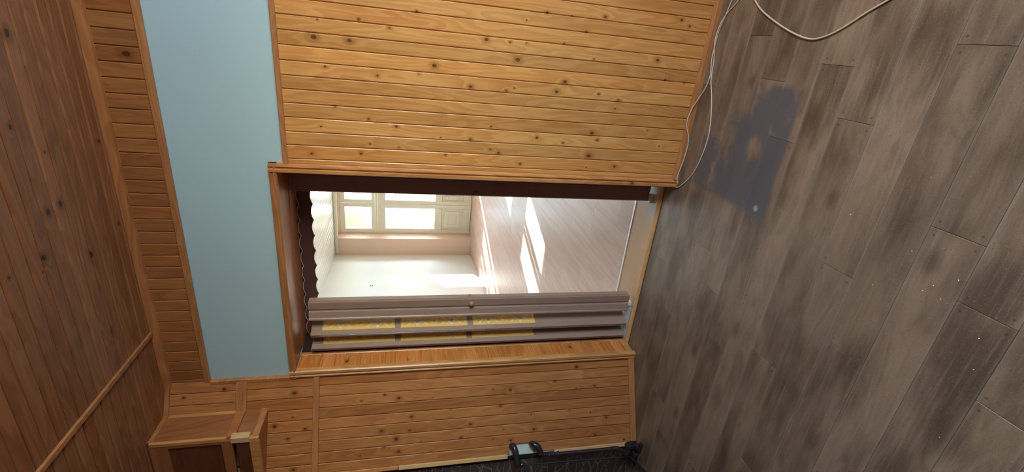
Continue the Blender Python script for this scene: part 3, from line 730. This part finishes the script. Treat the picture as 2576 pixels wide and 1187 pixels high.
# ================================================================== FAR ROOM
FX0, FX1, FY, FC = -4.46, 1.6, 9.15, 2.78
fl2 = slab(None, 'floor_far', M_gap, FX0-.3, FX1, 2.61, 9.9, -.12, -.006); tag(fl2, 'sunlit pinkish laminate floor of the far room')
x = FX0+.02; i = 0
while x < FX1-.15:
    yy = 2.632 - (i*.43 % 1.25)
    while yy < 9.45:
        a = max(yy, 2.632); b_ = min(yy+1.25, 9.43)
        if b_-a > .05:
            link('plank', board_mesh(.1925, round(b_-a, 3)-.001, .008, .0008, M_floor2), None, fl2, basis((x, a, -.006), (1, 0, 0), (0, 1, 0), (0, 0, 1)))
        yy += 1.25
    x += .193; i += 1
cl2 = slab(None, 'ceiling_far', M_cream_c, FX0-.3, FX1, 2.61, 9.9, FC+.008, FC+.15); tag(cl2, 'glossy cream lining board ceiling of the far room')
x = FX0
while x < FX1-.1:
    link('plank', plank_mesh(.10, 9.15-2.62, M_cream_c, T=.010, g=.003, b=.003), None, cl2, basis((x+.10, 2.62, FC+.010), (-1, 0, 0), (0, 1, 0), (0, 0, -1)))
    x += .10
# left wall of the far room leans in slightly towards the doorway
m = MB().prism([(-4.47, 9.9), (-4.70, 9.9), (-4.70, 2.55), (-4.02, 2.55), (-4.02, 5.5), (-4.30, 7.70), (-4.445, 9.15)], (0, 0, -.1), (1, 0, 0), (0, 1, 0), (0, 0, 1), 2.95)
o = S('wall_far_left', m, M_wcream); tag(o, 'pale side wall of the far room with sun patches')
fw = MB()
# far wall with openings for the two balcony doors (thickness 9.15 .. 9.80)
DZ = 2.735
for xa, xb in ((-4.70, -4.085), (-2.36, -1.15), (.07, FX1)): fw.box(xa, xb, FY, 9.80, -.1, 2.95)
for xa, xb in ((-4.085, -2.36), (-1.15, .07)): fw.box(xa, xb, FY, 9.80, DZ, 2.95)
o = S('wall_far', fw, M_pink); tag(o, 'peach painted far wall around the balcony doors')
S('wall_far_right', MB().box(FX1, FX1+.2, 2.61, 9.9, -.1, 2.95), M_wcream)
S('wall_divider', MB().box(-4.7, -1.82, 2.612, 2.64, -.1, 2.95).box(-.655, FX1, 2.612, 2.64, -.1, 2.95).box(-1.82, -.655, 2.634, 2.66, 2.06, 2.95), M_wcream)
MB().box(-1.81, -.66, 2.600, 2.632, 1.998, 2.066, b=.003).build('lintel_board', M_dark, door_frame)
o = S('baseboard_far', MB().box(-4.445, -4.06, 9.128, 9.15, 0, .06, b=.004), M_pink); tag(o, 'peach skirting beside the balcony door')
o = S('trim_12', MB().box(-4.40, -2.3, 9.105, 9.13, 2.715, 2.772, b=.004), M_cream); tag(o, 'cream cornice board above the balcony door')

def french_door(name, x_list, y, label, detail):
    """cream glazed leaves with a raised bottom panel, transom lights above; x_list = leaf edges left to right"""
    r = empty(name, ((x_list[0][0]+x_list[-1][1])/2, y, 0)); tag(r, label, kind='structure')
    a0, a1 = x_list[0][0], x_list[-1][1]
    MB().box(a0-.03, a1+.03, y, y+.07, 1.965, 2.005, b=.004).box(a0-.03, a0-.002, y, y+.07, 0, 2.735, b=.004).box(a1+.002, a1+.03, y, y+.07, 0, 2.735, b=.004).box(a0-.03, a1+.03, y, y+.07, 2.70, 2.735, b=.004).build('frame', M_cream, r)
    for n_, (xa, xb, ga, gb) in enumerate(x_list):
        d0, d1 = y-.006, y+.036
        leaf = MB().box(xa+.002, ga, d0, d1, .012, 1.962, b=.003).box(gb, xb-.002, d0, d1, .012, 1.962, b=.003).box(ga, gb, d0, d1, .012, .18, b=.003).box(ga, gb, d0, d1, .64, .765, b=.003).box(ga, gb, d0, d1, 1.81, 1.962, b=.003)
        lf = leaf.build('leaf', M_cream, r)
        MB().box(ga, gb, y+.014, y+.018, .765, 1.81).build('pane', M_glass, lf)
        if detail:
            pm = MB().box(ga-.004, gb+.004, y+.012, y+.028, .175, .645)
            pm.box(ga+.05, gb-.05, y-.004, y+.012, .24, .58, b=.012)
            pm.box(ga+.13, gb-.13, y-.012, y-.002, .32, .50, b=.008)
            for q in ((ga, ga+.022, .18, .64), (gb-.022, gb, .18, .64), (ga, gb, .18, .202), (ga, gb, .618, .64)): pm.box(q[0], q[1], y+.0, y+.014, q[2], q[3], b=.006)
            pm.build('raised_panel', M_cream, lf)
            MB().box(ga+.004, ga+.016, y-.002, y+.01, .765, 1.81, b=.003).box(gb-.016, gb-.004, y-.002, y+.01, .765, 1.81, b=.003).box(ga, gb, y-.002, y+.01, .765, .777, b=.003).box(ga, gb, y-.002, y+.01, 1.798, 1.81, b=.003).build('glazing_bead', M_cream, lf)
        else:
            MB().box(ga, gb, y+.008, y+.024, .18, .64).build('raised_panel', M_cream, lf)
        # transom light
        ts = MB().box(xa+.003, ga, d0, d1, 2.008, 2.698, b=.003).box(gb, xb-.003, d0, d1, 2.008, 2.698, b=.003).box(ga, gb, d0, d1, 2.008, 2.075, b=.003).box(ga, gb, d0, d1, 2.60, 2.698, b=.003)
        t_ = ts.build('transom_light', M_cream, r)
        MB().box(ga, gb, y+.014, y+.018, 2.075, 2.60).build('pane', M_glass, t_)
    return r
L1 = [(-4.075, -3.415, -3.99, -3.50), (-3.415, -3.11, -3.335, -3.17), (-3.11, -2.62, -3.05, -2.70)]
d2 = french_door('door_2', L1, 9.43, 'cream double balcony door with transom lights, at the end of the far room', True)
MB().lathe([(.0, .030), (.010, .029), (.014, .020), (.010, .008), (.006, 0)], (-3.36, 9.424, 1.50), (0, -1, 0), 14).build('door_handle', M_white, d2)
MB().box(-3.43, -3.41, 9.408, 9.426, .72, .86, b=.004).build('bolt', M_alu, d2)
o = french_door('door_3', [(-1.14, -.54, -1.05, -.575), (-.54, .06, -.49, -.02)], 9.43, 'second cream balcony door of the far room', False)
# outer layer of the old double doors
for nm, xs in (('door_4', [(-4.075, -3.36, -3.72, -3.42), (-3.36, -3.08, -3.30, -3.12), (-3.08, -2.55, -2.95, -2.60)]), ('door_5', [(-1.14, -.54, -1.05, -.575), (-.54, .06, -.49, -.02)])):
    m = MB()
    for xa, xb, ga, gb in xs:
        m.box(xa, ga, 9.72, 9.76, .0, 2.735).box(gb, xb, 9.72, 9.76, .0, 2.735)
        for za, zb in ((0, .70), (1.86, 2.13), (2.66, 2.735)): m.box(ga, gb, 9.72, 9.76, za, zb)
    o = S(nm, m, M_cream); tag(o, 'outer cream leaves of the balcony doors')
    for xa, xb, ga, gb in xs:
        MB().box(ga, gb, 9.738, 9.742, .70, 1.86).build('pane', M_glass, o); MB().box(ga, gb, 9.738, 9.742, 2.13, 2.66).build('pane', M_glass, o)
# two small fixing holes with plugs on the left wall
for z_, w_ in ((2.00, 'upper'), (1.965, 'lower')):
    o = MB().lathe([(0, .004), (.010, .004), (.012, 0)], (-4.276, 7.53, z_), (1, .13, 0), 10).build('wall_plug', M_pipe)
    tag(o, '%s of two small dark wall plugs high on the far side wall' % w_, 'wall plug')

# ---- outside: balcony and the house opposite
o = slab(None, 'balcony_slab', M_conc, -6, 3, 9.80, 11.0, -.3, -.03); tag(o, 'concrete balcony slab outside the far room')
rail = empty('balcony_railing', (-1.5, 10.9, 0)); tag(rail, 'thin pale railing of the balcony outside the glazed doors', 'railing')
MB().box(-6, 3, 10.88, 10.92, .96, 1.0).build('handrail', M_ext, rail)
for i in range(46): MB().box(-6+.2*i-.006, -6+.2*i+.006, 10.894, 10.906, -.03, .96).build('baluster', M_ext, rail)
hs = empty('house_opposite', (-9, 30, -6)); tag(hs, 'pale house front across the street, seen through the balcony door', 'house')
MB().box(-30, 8, 30, 38, -8, 2.1).build('facade', M_ext, hs)
MB().box(-30.3, 8.3, 29.6, 38, 2.1, 2.4).build('roof_edge', M_ext, hs)
for r_ in range(2):
    for i in range(9):
        x_ = -24 + i*3.0; z_ = -.2 - r_*3.0
        w_ = MB().box(x_-.6, x_+.6, 29.93, 30.0, z_-.8, z_+.8).build('window', M_ext, hs)
        MB().box(x_-.52, x_-.04, 29.90, 29.93, z_-.72, z_+.72).box(x_+.04, x_+.52, 29.90, 29.93, z_-.72, z_+.72).build('pane', M_extwin, w_)
o = slab(None, 'street', M_conc, -60, 40, 11.5, 80, -8.3, -8.0); tag(o, 'street level far below the balcony')
